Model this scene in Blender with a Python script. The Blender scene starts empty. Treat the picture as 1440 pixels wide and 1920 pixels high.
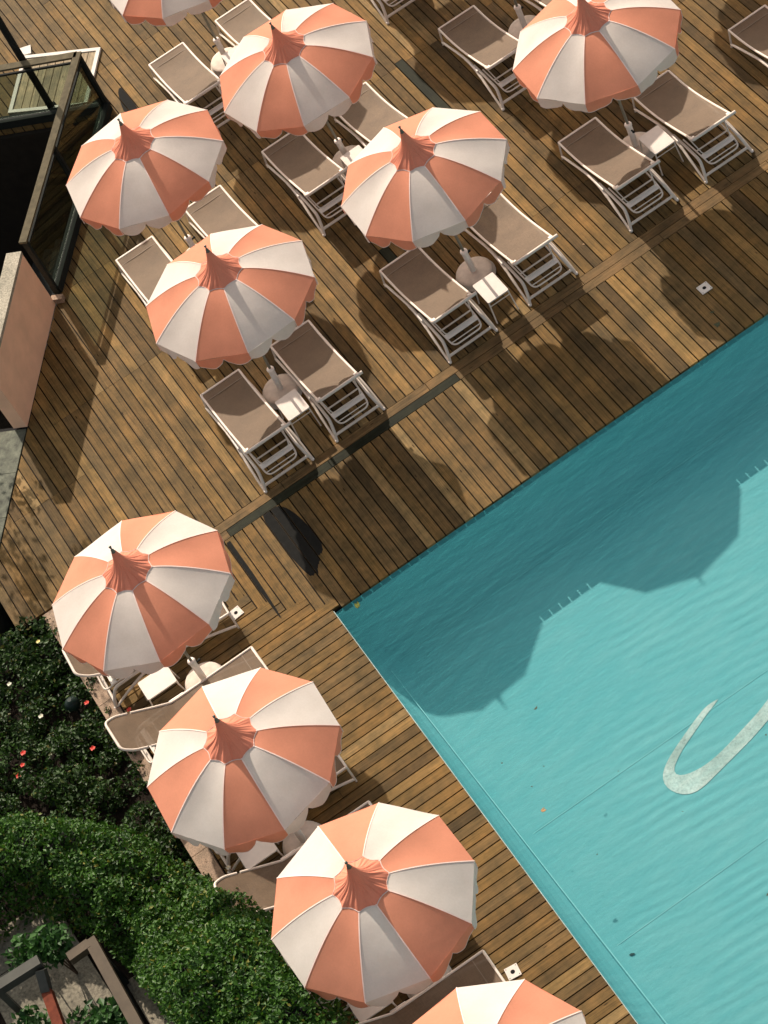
import bpy, bmesh, math, random
from mathutils import Vector, Matrix
R = math.radians
random.seed(7)
sc = bpy.context.scene
COL = sc.collection

# ------------------------------------------------------------------ camera
cam_d = bpy.data.cameras.new("camera"); cam = bpy.data.objects.new("camera", cam_d); COL.objects.link(cam)
cam_d.sensor_fit = 'VERTICAL'; cam_d.sensor_height = 36.0; cam_d.lens = 4752.21 / 1920 * 36
cam_d.clip_start = 0.5; cam_d.clip_end = 1500
RM = Matrix(((0.8215103, 0.5648992, -0.0775222), (-0.4729549, 0.5991451, -0.6460176), (-0.3184878, 0.5673747, 0.7593757)))
cam.matrix_world = Matrix.Translation((-1.423583, -21.663114, 26.643417)) @ RM.to_4x4()
sc.camera = cam

# ------------------------------------------------------------------ light
SUN_DIR = Vector((0.058, 1.455, 1.0)).normalized()          # towards the sun
elev = math.asin(SUN_DIR.z)
world = bpy.data.worlds.new("World"); sc.world = world; world.use_nodes = True
wn = world.node_tree; wn.nodes.clear()
wo = wn.nodes.new('ShaderNodeOutputWorld'); wb = wn.nodes.new('ShaderNodeBackground'); sky = wn.nodes.new('ShaderNodeTexSky')
sky.sky_type = 'NISHITA'; sky.sun_disc = False; sky.sun_elevation = elev
sky.sun_rotation = math.atan2(SUN_DIR.x, SUN_DIR.y)
sky.dust_density = 3.0; sky.air_density = 1.0
hs = wn.nodes.new('ShaderNodeHueSaturation'); hs.inputs['Saturation'].default_value = 0.55
mxw = wn.nodes.new('ShaderNodeMix'); mxw.data_type = 'RGBA'; mxw.blend_type = 'MULTIPLY'; mxw.inputs[0].default_value = 1
mxw.inputs[7].default_value = (1.0, 0.95, 0.86, 1)
wn.links.new(sky.outputs[0], hs.inputs['Color']); wn.links.new(hs.outputs[0], mxw.inputs[6])
wn.links.new(mxw.outputs[2], wb.inputs[0]); wb.inputs[1].default_value = 0.13
wn.links.new(wb.outputs[0], wo.inputs[0])
sd = bpy.data.lights.new("sun", 'SUN'); so = bpy.data.objects.new("sun", sd); COL.objects.link(so)
sd.energy = 4.3; sd.angle = R(0.55); sd.color = (1.0, 0.885, 0.76)
so.rotation_euler = SUN_DIR.to_track_quat('Z', 'Y').to_euler(); so.location = (0, 20, 20)
sc.view_settings.view_transform = 'Standard'; sc.view_settings.look = 'None'
sc.view_settings.exposure = 0.52; sc.view_settings.gamma = 1.0
try:
    sc.cycles.max_bounces = 8; sc.cycles.transparent_max_bounces = 16
except Exception: pass

# ------------------------------------------------------------------ materials
def new_mat(name):
    m = bpy.data.materials.new(name); m.use_nodes = True
    nt = m.node_tree; bs = nt.nodes['Principled BSDF']
    return m, nt, bs
def N(nt, t, **kw):
    n = nt.nodes.new(t)
    for k, v in kw.items(): setattr(n, k, v)
    return n
def ramp(nt, src, stops):
    r = nt.nodes.new('ShaderNodeValToRGB'); e = r.color_ramp.elements
    while len(e) > 1: e.remove(e[-1])
    e[0].position = stops[0][0]; e[0].color = (*stops[0][1], 1)
    for p, c in stops[1:]:
        x = e.new(p); x.color = (*c, 1)
    nt.links.new(src, r.inputs[0]); return r.outputs[0]
def noise(nt, vec, scale, detail=4, rough=0.55):
    n = nt.nodes.new('ShaderNodeTexNoise'); n.inputs['Scale'].default_value = scale
    n.inputs['Detail'].default_value = detail; n.inputs['Roughness'].default_value = rough
    if vec is not None: nt.links.new(vec, n.inputs['Vector'])
    return n.outputs[0]
def mapping(nt, vec, scale=(1, 1, 1), rot=(0, 0, 0)):
    m = nt.nodes.new('ShaderNodeMapping'); m.inputs['Scale'].default_value = scale; m.inputs['Rotation'].default_value = rot
    nt.links.new(vec, m.inputs['Vector']); return m.outputs[0]
def coord(nt, which='Object'):
    return nt.nodes.new('ShaderNodeTexCoord').outputs[which]
def bump(nt, bs, h, strength, dist=0.01):
    b = nt.nodes.new('ShaderNodeBump'); b.inputs['Strength'].default_value = strength; b.inputs['Distance'].default_value = dist
    nt.links.new(h, b.inputs['Height']); nt.links.new(b.outputs[0], bs.inputs['Normal'])
def mix(nt, f, a, b, mode='MIX'):
    m = nt.nodes.new('ShaderNodeMix'); m.data_type = 'RGBA'; m.blend_type = mode
    for i, v in ((0, f), (6, a), (7, b)):
        if isinstance(v, (int, float)): m.inputs[i].default_value = v
        elif isinstance(v, tuple): m.inputs[i].default_value = (*v, 1)
        else: nt.links.new(v, m.inputs[i])
    return m.outputs[2]
def simple(name, c, rough=0.6, var=0.15, scale=6, metal=0, bumpy=0.0):
    m, nt, bs = new_mat(name); n = noise(nt, coord(nt), scale)
    lo = tuple(x * (1 - var) for x in c); hi = tuple(min(1, x * (1 + var)) for x in c)
    nt.links.new(ramp(nt, n, [(0.3, lo), (0.7, hi)]), bs.inputs['Base Color'])
    bs.inputs['Roughness'].default_value = rough; bs.inputs['Metallic'].default_value = metal
    bs.inputs['Specular IOR Level'].default_value = 0.15 if max(c) < 0.2 and not metal else 0.4
    if bumpy: bump(nt, bs, noise(nt, coord(nt), scale * 8), bumpy)
    return m

def wood_mat(name, tones, sat_noise=1.0, rough=0.75):
    """weathered decking: uv.x runs along the board (m), uv.y across plus a random offset; attribute rnd is one number per board"""
    m, nt, bs = new_mat(name)
    uv = coord(nt, 'UV')
    at = N(nt, 'ShaderNodeAttribute', attribute_name='rnd'); rnd = at.outputs['Fac']
    base = ramp(nt, rnd, tones)
    grain = noise(nt, mapping(nt, uv, (2.2, 85, 1)), 1.0, 6, 0.65)
    g2 = noise(nt, mapping(nt, uv, (0.9, 26, 1)), 1.0, 4, 0.6)
    blot = noise(nt, coord(nt, 'Object'), 1.9, 5, 0.62)
    blot2 = noise(nt, coord(nt, 'Object'), 7.5, 5, 0.7)
    c = mix(nt, 0.9, base, ramp(nt, grain, [(0.3, (0.45, 0.45, 0.47)), (0.5, (0.93, 0.93, 0.93)), (0.72, (1.25, 1.22, 1.15))]), 'MULTIPLY')
    c = mix(nt, 0.7, c, ramp(nt, g2, [(0.32, (0.68, 0.66, 0.62)), (0.66, (1.15, 1.13, 1.1))]), 'MULTIPLY')
    c = mix(nt, 0.9, c, ramp(nt, blot, [(0.30, (0.58, 0.63, 0.66)), (0.48, (0.92, 0.94, 0.94)), (0.66, (1.32, 1.26, 1.2))]), 'MULTIPLY')
    c = mix(nt, 0.7, c, ramp(nt, blot2, [(0.3, (0.66, 0.7, 0.7)), (0.55, (1.05, 1.03, 1.0))]), 'MULTIPLY')
    # small dark knots and screw heads
    vo = nt.nodes.new('ShaderNodeTexVoronoi'); vo.inputs['Scale'].default_value = 1.0
    nt.links.new(mapping(nt, uv, (1.6, 7.0, 1)), vo.inputs['Vector'])
    c = mix(nt, 1.0, c, ramp(nt, vo.outputs['Distance'], [(0.035, (0.28, 0.24, 0.2)), (0.075, (1, 1, 1))]), 'MULTIPLY')
    nt.links.new(c, bs.inputs['Base Color'])
    bs.inputs['Roughness'].default_value = rough
    bs.inputs['Specular IOR Level'].default_value = 0.12
    # reeded boards
    w = nt.nodes.new('ShaderNodeMath'); w.operation = 'ADD'
    nt.links.new(grain, w.inputs[0]); nt.links.new(g2, w.inputs[1])
    bump(nt, bs, w.outputs[0], 0.5, 0.004)
    return m
M = {}
M['deck'] = wood_mat('weathered_decking', [(0.0, (0.085, 0.054, 0.022)), (0.2, (0.128, 0.080, 0.030)), (0.4, (0.182, 0.107, 0.034)), (0.6, (0.140, 0.092, 0.040)), (0.8, (0.170, 0.102, 0.033)), (0.93, (0.235, 0.145, 0.052)), (1.0, (0.270, 0.185, 0.085))])
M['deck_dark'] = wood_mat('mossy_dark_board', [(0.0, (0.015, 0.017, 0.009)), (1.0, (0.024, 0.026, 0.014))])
M['deck_strip'] = wood_mat('worn_edge_board', [(0.0, (0.14, 0.088, 0.040)), (1.0, (0.17, 0.108, 0.048))])
M['hatch_wood'] = wood_mat('bleached_slats', [(0.0, (0.30, 0.23, 0.15)), (1.0, (0.42, 0.33, 0.22))])
M['rail_wood'] = simple('greyed_timber', (0.095, 0.078, 0.046), 0.85, 0.25, 9, bumpy=0.3)
M['under'] = simple('dark_subframe', (0.018, 0.014, 0.010), 0.95, 0.2)
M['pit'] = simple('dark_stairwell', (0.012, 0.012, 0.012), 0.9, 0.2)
M['frame'] = simple('cream_powder_coat', (0.68, 0.59, 0.50), 0.5, 0.05, 3)
M['plastic'] = simple('cream_plastic', (0.78, 0.70, 0.62), 0.5, 0.08, 8)
M['base'] = simple('cream_concrete', (0.56, 0.48, 0.40), 0.8, 0.14, 9, bumpy=0.3)
M['pole'] = simple('grey_green_metal', (0.22, 0.22, 0.18), 0.4, 0.1, 5, metal=0.5)
M['finial'] = simple('dull_green_metal', (0.10, 0.12, 0.10), 0.45, 0.1, 5, metal=0.4)
M['black'] = simple('black_steel', (0.013, 0.015, 0.013), 0.85, 0.2, 5)
M['white'] = simple('white_paint', (0.64, 0.585, 0.52), 0.75, 0.06, 8)
M['hole'] = simple('dark_hole', (0.01, 0.01, 0.01), 0.9, 0.1)
M['soil'] = simple('garden_soil', (0.012, 0.008, 0.005), 0.95, 0.4, 12, bumpy=0.6)
M['brownframe'] = simple('brown_painted_steel', (0.075, 0.055, 0.035), 0.6, 0.2, 5)
M['greyframe'] = simple('grey_painted_steel', (0.06, 0.06, 0.05), 0.6, 0.2, 5)
M['rust'] = simple('rusty_red_steel', (0.16, 0.038, 0.018), 0.7, 0.25, 14)
M['pink'] = simple('salmon_render', (0.80, 0.49, 0.32), 0.85, 0.08, 3, bumpy=0.35)

def stone(name, c, scale=40, hi=1.6, lo=0.4):
    m, nt, bs = new_mat(name); co = coord(nt)
    a = noise(nt, co, scale, 6, 0.7); b = noise(nt, co, scale / 9, 4)
    c1 = ramp(nt, a, [(0.3, tuple(x * lo for x in c)), (0.5, c), (0.72, tuple(min(1, x * hi) for x in c))])
    c2 = mix(nt, 0.8, c1, ramp(nt, b, [(0.3, (0.6, 0.62, 0.58)), (0.65, (1.1, 1.1, 1.08))]), 'MULTIPLY')
    nt.links.new(c2, bs.inputs['Base Color']); bs.inputs['Roughness'].default_value = 0.85
    bump(nt, bs, a, 0.4, 0.006); return m
M['coping'] = stone('granite_coping', (0.34, 0.30, 0.23), 34)
M['paving'] = stone('mossy_paving', (0.10, 0.105, 0.075), 7, 1.7, 0.4)
M['kerb'] = stone('pebbled_kerb', (0.30, 0.205, 0.14), 60)
M['slab'] = stone('mottled_slab', (0.19, 0.165, 0.12), 24, 1.6, 0.35)

def fabric(name, c, trans=0.25, weave=900, rough=0.85):
    m, nt, bs = new_mat(name); co = coord(nt)
    n1 = noise(nt, co, 3.0, 4); n2 = noise(nt, co, 40, 3)
    cc = mix(nt, 0.7, c, ramp(nt, n1, [(0.3, (0.90, 0.89, 0.87)), (0.7, (1.03, 1.03, 1.03))]), 'MULTIPLY')
    cc = mix(nt, 0.5, cc, ramp(nt, n2, [(0.3, (0.94, 0.93, 0.92)), (0.7, (1.03, 1.03, 1.03))]), 'MULTIPLY')
    nt.links.new(cc, bs.inputs['Base Color']); bs.inputs['Roughness'].default_value = rough
    bs.inputs['Specular IOR Level'].default_value = 0.15
    bump(nt, bs, n1, 0.35, 0.02)
    tr = nt.nodes.new('ShaderNodeBsdfTranslucent'); nt.links.new(cc, tr.inputs[0])
    ms = nt.nodes.new('ShaderNodeMixShader'); ms.inputs[0].default_value = trans
    nt.links.new(bs.outputs[0], ms.inputs[1]); nt.links.new(tr.outputs[0], ms.inputs[2])
    nt.links.new(ms.outputs[0], nt.nodes['Material Output'].inputs[0]); return m
M['coral'] = fabric('coral_canvas', (0.82, 0.335, 0.21), 0.38)
M['cwhite'] = fabric('white_canvas', (0.82, 0.745, 0.675), 0.38)
M['cap'] = fabric('coral_cap_canvas', (0.76, 0.27, 0.17), 0.15)
M['piping'] = fabric('pale_piping', (0.86, 0.68, 0.60), 0.1)

def sling_mat():
    m, nt, bs = new_mat('taupe_mesh_sling'); co = coord(nt)
    a = noise(nt, mapping(nt, co, (220, 14, 14)), 1, 2); b = noise(nt, mapping(nt, co, (14, 220, 14)), 1, 2); s = noise(nt, co, 2.6, 5, 0.6)
    c = mix(nt, 0.6, (0.140, 0.098, 0.063), ramp(nt, a, [(0.35, (0.8, 0.8, 0.8)), (0.65, (1.15, 1.15, 1.15))]), 'MULTIPLY')
    c = mix(nt, 0.6, c, ramp(nt, b, [(0.35, (0.8, 0.8, 0.8)), (0.65, (1.15, 1.15, 1.15))]), 'MULTIPLY')
    c = mix(nt, 0.8, c, ramp(nt, s, [(0.35, (0.88, 0.87, 0.86)), (0.62, (1.12, 1.1, 1.08))]), 'MULTIPLY')
    nt.links.new(c, bs.inputs['Base Color']); bs.inputs['Roughness'].default_value = 0.75
    bs.inputs['Specular IOR Level'].default_value = 0.25
    tp = nt.nodes.new('ShaderNodeBsdfTransparent'); ms = nt.nodes.new('ShaderNodeMixShader'); ms.inputs[0].default_value = 0.06
    nt.links.new(bs.outputs[0], ms.inputs[1]); nt.links.new(tp.outputs[0], ms.inputs[2]); nt.links.new(ms.outputs[0], nt.nodes['Material Output'].inputs[0])
    return m
M['sling'] = sling_mat()
M['hem'] = simple('stitched_hem', (0.20, 0.155, 0.11), 0.8, 0.1, 10)

def facing_fresnel(nt, normal=None, f0=0.02, k=0.9):
    lw = nt.nodes.new('ShaderNodeLayerWeight'); lw.inputs[0].default_value = 0.5
    if normal is not None: nt.links.new(normal, lw.inputs['Normal'])
    p = N(nt, 'ShaderNodeMath', operation='POWER'); nt.links.new(lw.outputs['Facing'], p.inputs[0]); p.inputs[1].default_value = 5
    q = N(nt, 'ShaderNodeMath', operation='MULTIPLY_ADD'); nt.links.new(p.outputs[0], q.inputs[0]); q.inputs[1].default_value = k; q.inputs[2].default_value = f0
    return q.outputs[0]
def glass_mat():
    m, nt, bs = new_mat('railing_glass'); nt.nodes.remove(bs)
    tp = nt.nodes.new('ShaderNodeBsdfTransparent'); tp.inputs[0].default_value = (0.66, 0.72, 0.67, 1)
    gl = nt.nodes.new('ShaderNodeBsdfGlossy'); gl.inputs['Roughness'].default_value = 0.01
    fo = facing_fresnel(nt, None, 0.05, 0.9)
    ms = nt.nodes.new('ShaderNodeMixShader'); nt.links.new(fo, ms.inputs[0]); nt.links.new(tp.outputs[0], ms.inputs[1]); nt.links.new(gl.outputs[0], ms.inputs[2])
    nt.links.new(ms.outputs[0], nt.nodes['Material Output'].inputs[0]); return m
M['glass'] = glass_mat()

def water_mat():
    m, nt, bs = new_mat('pool_water'); nt.nodes.remove(bs)
    co = coord(nt)
    # ripples run with the breeze; imitated caustic light bands are put into the tint
    mp = mapping(nt, co, (1.0, 3.6, 1), (0, 0, R(-8)))
    n = noise(nt, mp, 2.0, 3, 0.55)
    fine = noise(nt, mapping(nt, co, (1, 1.8, 1), (0, 0, R(-8))), 15, 3, 0.6)
    ad = N(nt, 'ShaderNodeMath', operation='MULTIPLY_ADD'); nt.links.new(fine, ad.inputs[0]); ad.inputs[1].default_value = 0.35; nt.links.new(n, ad.inputs[2])
    tint = ramp(nt, ad.outputs[0], [(0.52, (0.86, 0.94, 0.935)), (0.72, (0.93, 0.965, 0.955)), (0.86, (0.99, 0.99, 0.98))])
    tp = nt.nodes.new('ShaderNodeBsdfTransparent'); nt.links.new(tint, tp.inputs[0])
    gl = nt.nodes.new('ShaderNodeBsdfGlossy'); gl.inputs['Roughness'].default_value = 0.03; gl.inputs[0].default_value = (0.15, 0.80, 0.92, 1)
    b = nt.nodes.new('ShaderNodeBump'); b.inputs['Strength'].default_value = 0.25; b.inputs['Distance'].default_value = 0.02
    nt.links.new(ad.outputs[0], b.inputs['Height']); nt.links.new(b.outputs[0], gl.inputs['Normal']); fo = facing_fresnel(nt, b.outputs[0], 0.055, 0.9)
    ms = nt.nodes.new('ShaderNodeMixShader'); nt.links.new(fo, ms.inputs[0]); nt.links.new(tp.outputs[0], ms.inputs[1]); nt.links.new(gl.outputs[0], ms.inputs[2])
    nt.links.new(ms.outputs[0], nt.nodes['Material Output'].inputs[0]); return m
M['water'] = water_mat()

def pool_mat():
    m, nt, bs = new_mat('turquoise_liner'); co = coord(nt)
    n = noise(nt, co, 0.5, 4, 0.5); f = noise(nt, co, 22, 3, 0.6)
    c = ramp(nt, n, [(0.3, (0.090, 0.305, 0.330)), (0.7, (0.125, 0.335, 0.350))])
    c = mix(nt, 0.6, c, ramp(nt, f, [(0.3, (0.95, 0.96, 0.96)), (0.7, (1.04, 1.03, 1.03))]), 'MULTIPLY')
    nt.links.new(c, bs.inputs['Base Color']); bs.inputs['Roughness'].default_value = 0.7; bs.inputs['Specular IOR Level'].default_value = 0.1
    # wavy bump added to imitate caustic light bands on the floor
    wv = nt.nodes.new('ShaderNodeTexWave'); wv.wave_type = 'BANDS'; wv.bands_direction = 'Y'; wv.inputs['Scale'].default_value = 1.9
    wv.inputs['Distortion'].default_value = 5.5; wv.inputs['Detail'].default_value = 3; wv.inputs['Detail Scale'].default_value = 0.55
    nt.links.new(mapping(nt, co, (0.55, 1, 1), (0, 0, R(14))), wv.inputs['Vector'])
    msk = ramp(nt, noise(nt, co, 0.55, 2), [(0.42, (0, 0, 0)), (0.62, (1, 1, 1))])
    h = mix(nt, 1.0, wv.outputs[0], msk, 'MULTIPLY')
    h2 = mix(nt, 0.45, h, noise(nt, mapping(nt, co, (1, 2.2, 1)), 9, 3))
    bump(nt, bs, h2, 0.28, 0.035)
    return m
M['pool'] = pool_mat()
M['seam'] = simple('liner_seam', (0.16, 0.43, 0.45), 0.7, 0.05)
M['letter'] = stone('worn_white_paint', (0.38, 0.47, 0.45), 26, 1.2, 0.66)

def leaf_mat(name, c1, c2, c3=None):
    m, nt, bs = new_mat(name)
    at = N(nt, 'ShaderNodeAttribute', attribute_name='rnd')
    st = [(0.0, c1), (0.6, c2)] + ([(0.93, c2), (1.0, c3)] if c3 else [])
    c = ramp(nt, at.outputs['Fac'], st); nt.links.new(c, bs.inputs['Base Color']); bs.inputs['Roughness'].default_value = 0.5
    bs.inputs['Specular IOR Level'].default_value = 0.22
    tr = nt.nodes.new('ShaderNodeBsdfTranslucent'); nt.links.new(c, tr.inputs[0])
    ms = nt.nodes.new('ShaderNodeMixShader'); ms.inputs[0].default_value = 0.22
    nt.links.new(bs.outputs[0], ms.inputs[1]); nt.links.new(tr.outputs[0], ms.inputs[2]); nt.links.new(ms.outputs[0], nt.nodes['Material Output'].inputs[0]); return m
M['leaf'] = leaf_mat('hedge_leaf', (0.010, 0.040, 0.006), (0.044, 0.118, 0.010), (0.22, 0.19, 0.03))
M['leafbed'] = leaf_mat('bed_leaf', (0.006, 0.020, 0.004), (0.028, 0.070, 0.008), (0.13, 0.10, 0.02))
M['leafdark'] = leaf_mat('broad_leaf', (0.014, 0.050, 0.012), (0.035, 0.10, 0.018))
M['red'] = leaf_mat('red_petal', (0.60, 0.03, 0.03), (0.75, 0.12, 0.09))
M['petalwhite'] = leaf_mat('white_petal', (0.65, 0.62, 0.48), (0.8, 0.78, 0.65))
M['petalyellow'] = leaf_mat('yellow_petal', (0.7, 0.6, 0.2), (0.85, 0.75, 0.35))
M['lampgreen'] = simple('dark_green_glaze', (0.012, 0.022, 0.018), 0.25, 0.1)
M['bark'] = simple('bark', (0.09, 0.06, 0.04), 0.9, 0.3, 20, bumpy=0.6)
M['yleaf'] = simple('yellow_green_leaf', (0.32, 0.36, 0.05), 0.5, 0.3, 30)
M['bleaf'] = simple('brown_leaf', (0.30, 0.16, 0.05), 0.6, 0.3, 30)
M['dleaf'] = simple('dark_wet_leaf', (0.05, 0.06, 0.03), 0.5, 0.3, 30)
M['patch'] = simple('dark_patch', (0.007, 0.007, 0.006), 0.9, 0.3, 12)

# ------------------------------------------------------------------ mesh helpers
class MB:
    def __init__(s): s.v = []; s.f = []; s.m = []; s.uv = []; s.r = []; s.sm = []
    def face(s, pts, mi=0, uv=None, rnd=0.0, smooth=False):
        b = len(s.v); s.v += [tuple(p) for p in pts]; s.f.append(tuple(range(b, b + len(pts))))
        s.m.append(mi); s.uv.append(uv); s.r.append(rnd); s.sm.append(smooth)
    def grid(s, P, closed=False, mi=0, smooth=True, rnd=0.0):
        """P[i][j] points; shared vertices; closed wraps j"""
        b = len(s.v); n = len(P); k = len(P[0])
        for row in P: s.v += [tuple(p) for p in row]
        for i in range(n - 1):
            for j in range(k if closed else k - 1):
                j2 = (j + 1) % k
                s.f.append((b + i * k + j, b + i * k + j2, b + (i + 1) * k + j2, b + (i + 1) * k + j)); s.m.append(mi if not callable(mi) else mi(i, j)); s.uv.append(None); s.r.append(rnd); s.sm.append(smooth)
    def prism(s, poly, z0, z1, mi=0, top_uv=None, rnd=0.0, side=True):
        n = len(poly)
        s.face([(x, y, z1) for x, y in poly], mi, top_uv, rnd)
        if side:
            s.face([(x, y, z0) for x, y in reversed(poly)], mi, None, rnd)
            for i in range(n):
                a, b = poly[i], poly[(i + 1) % n]
                s.face([(a[0], a[1], z0), (b[0], b[1], z0), (b[0], b[1], z1), (a[0], a[1], z1)], mi, None, rnd)
    def obox(s, c, ax, ay, az, mi=0, rnd=0.0):
        c, ax, ay, az = map(Vector, (c, ax, ay, az))
        def p(i, j, k): return c + ax * i + ay * j + az * k
        for q in (((-1,-1,-1),(-1,1,-1),(1,1,-1),(1,-1,-1)), ((-1,-1,1),(1,-1,1),(1,1,1),(-1,1,1)), ((-1,-1,-1),(1,-1,-1),(1,-1,1),(-1,-1,1)),
                  ((1,-1,-1),(1,1,-1),(1,1,1),(1,-1,1)), ((1,1,-1),(-1,1,-1),(-1,1,1),(1,1,1)), ((-1,1,-1),(-1,-1,-1),(-1,-1,1),(-1,1,1))):
            s.face([p(*t) for t in q], mi, None, rnd)
    def box(s, x0, y0, z0, x1, y1, z1, mi=0):
        s.obox(((x0+x1)/2, (y0+y1)/2, (z0+z1)/2), ((x1-x0)/2,0,0), (0,(y1-y0)/2,0), (0,0,(z1-z0)/2), mi)
    def bar(s, a, b, w, h, mi=0):
        a, b = Vector(a), Vector(b); d = b - a; L = d.length; d.normalize()
        up = Vector((0, 0, 1)) if abs(d.z) < 0.95 else Vector((1, 0, 0))
        sd_ = d.cross(up).normalized(); u = sd_.cross(d)
        s.obox((a + b) / 2, d * L / 2, sd_ * w / 2, u * h / 2, mi)
    def tube(s, path, r, seg=8, mi=0, fillet=0.0, flat=1.0):
        P = [Vector(p) for p in path]
        if fillet > 0 and len(P) > 2:
            Q = [P[0]]; RL = [r[0]] if isinstance(r, (list, tuple)) else None
            for i in range(1, len(P) - 1):
                a, b, c = P[i-1], P[i], P[i+1]
                d1 = (a - b); d2 = (c - b); f = min(fillet, d1.length * .45, d2.length * .45)
                p0 = b + d1.normalized() * f; p2 = b + d2.normalized() * f
                for t in (0, .25, .5, .75, 1):
                    Q.append(p0 * (1-t)**2 + b * 2*t*(1-t) + p2 * t*t)
                    if RL: RL.append(r[i])
            Q.append(P[-1]); P = Q
            if RL: RL.append(r[-1]); r = RL
        rings = []; prev = None
        for i, p in enumerate(P):
            d = (P[min(i+1, len(P)-1)] - P[max(i-1, 0)]).normalized()
            if prev is None:
                up = Vector((0,0,1)) if abs(d.z) < .9 else Vector((1,0,0)); x = d.cross(up).normalized()
            else: x = (prev - d * prev.dot(d)).normalized()
            prev = x; y = d.cross(x)
            rr = r[i] if isinstance(r, (list, tuple)) else r
            rings.append([p + x * math.cos(2*math.pi*j/seg) * rr + y * math.sin(2*math.pi*j/seg) * rr * flat for j in range(seg)])
        s.grid(rings, closed=True, mi=mi)
        s.face(list(reversed(rings[0])), mi); s.face(rings[-1], mi)
    def lathe(s, prof, seg=24, c=(0,0,0), mi=0):
        rings = [[(c[0] + r*math.cos(2*math.pi*j/seg), c[1] + r*math.sin(2*math.pi*j/seg), c[2] + z) for j in range(seg)] for r, z in prof]
        s.grid(rings, closed=True, mi=mi)
        s.face(rings[-1], mi); s.face(list(reversed(rings[0])), mi)
    def build(s, name, mats, parent=None):
        me = bpy.data.meshes.new(name); me.from_pydata(s.v, [], s.f)
        if not isinstance(mats, (list, tuple)): mats = [mats]
        for m in mats: me.materials.append(m)
        me.polygons.foreach_set('material_index', s.m); me.polygons.foreach_set('use_smooth', s.sm)
        if any(u is not None for u in s.uv):
            ul = me.uv_layers.new(name='UVMap'); i = 0
            for f, u in zip(s.f, s.uv):
                for k in range(len(f)):
                    ul.data[i].uv = u[k] if u is not None else (s.v[f[k]][0], s.v[f[k]][1]); i += 1
        if any(s.r):
            at = me.attributes.new('rnd', 'FLOAT', 'FACE'); at.data.foreach_set('value', s.r)
        me.update()
        o = bpy.data.objects.new(name, me); COL.objects.link(o)
        if parent is not None: o.parent = parent
        return o
def tag(o, label, cat, group=None, kind=None):
    if label: o['label'] = label
    if cat: o['category'] = cat
    if group: o['group'] = group
    if kind: o['kind'] = kind
    return o
def empty(name, loc=(0,0,0), rz=0.0):
    o = bpy.data.objects.new(name, None); COL.objects.link(o); o.location = loc; o.rotation_euler = (0,0,rz); o.empty_display_size = .1
    return o
def structure(o): o['kind'] = 'structure'; return o
def copy_tree(o, parent=None):
    c = o.copy(); COL.objects.link(c); c.parent = parent
    for ch in [x for x in bpy.data.objects if x.parent == o]: copy_tree(ch, c)
    return c

# ------------------------------------------------------------------ geometry of the place (metres; origin at the pool's corner)
PX, PY = -0.075, 0.065           # pool corner
PITCH = 0.157; GAP = 0.018
def yL(x): return 8.351 + (x + 0.733) * 1.3675          # line of the salmon wall and the glass railing
UDIR = Vector((-0.5903, -0.8072, 0)); VDIR = Vector((-0.8072, 0.5903, 0))   # along that line / away from the deck
CX, CY = 1.86, 11.62             # railing corner

# ground, sheet to the horizon, far below the terrace
g = MB(); g.face([(-400,-400,-3.4),(400,-400,-3.4),(400,400,-3.4),(-400,400,-3.4)]); structure(g.build('ground', M['soil']))
# terrace body under the boards
t = MB()
T0, T1 = -3.39, -0.045
far = 40
t.prism([(PX, PY + .03), (far, PY + .03), (far, far), (CX + .05 + 15*0.59, CY + 15*0.807), (CX + .08, CY), (-0.62, yL(-0.62)), (-2.149, yL(-2.149)), (-3.75, yL(-3.75)), (-3.75, 3.05), (PX, 3.05)], T0, T1)
structure(t.build('terrace_body', M['under']))
t = MB(); t.prism([(-3.2, -30), (PX - .03, -30), (PX - .03, 3.04), (-3.2, 3.04)], T0, T1); structure(t.build('terrace_body', M['under']))
# back terrace beyond the stairwell
t = MB()
a = Vector((CX + .05, CY, 0)); b = a + VDIR * 9; c_ = b - UDIR * 14; d = a - UDIR * 14
a2 = a + UDIR * 0.22; b2 = b + UDIR * 0.22
t.prism([(a2.x - .1, a2.y), (d.x, d.y), (c_.x, c_.y), (b2.x, b2.y)], T0, T1 - .004); structure(t.build('terrace_body', M['under']))

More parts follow.
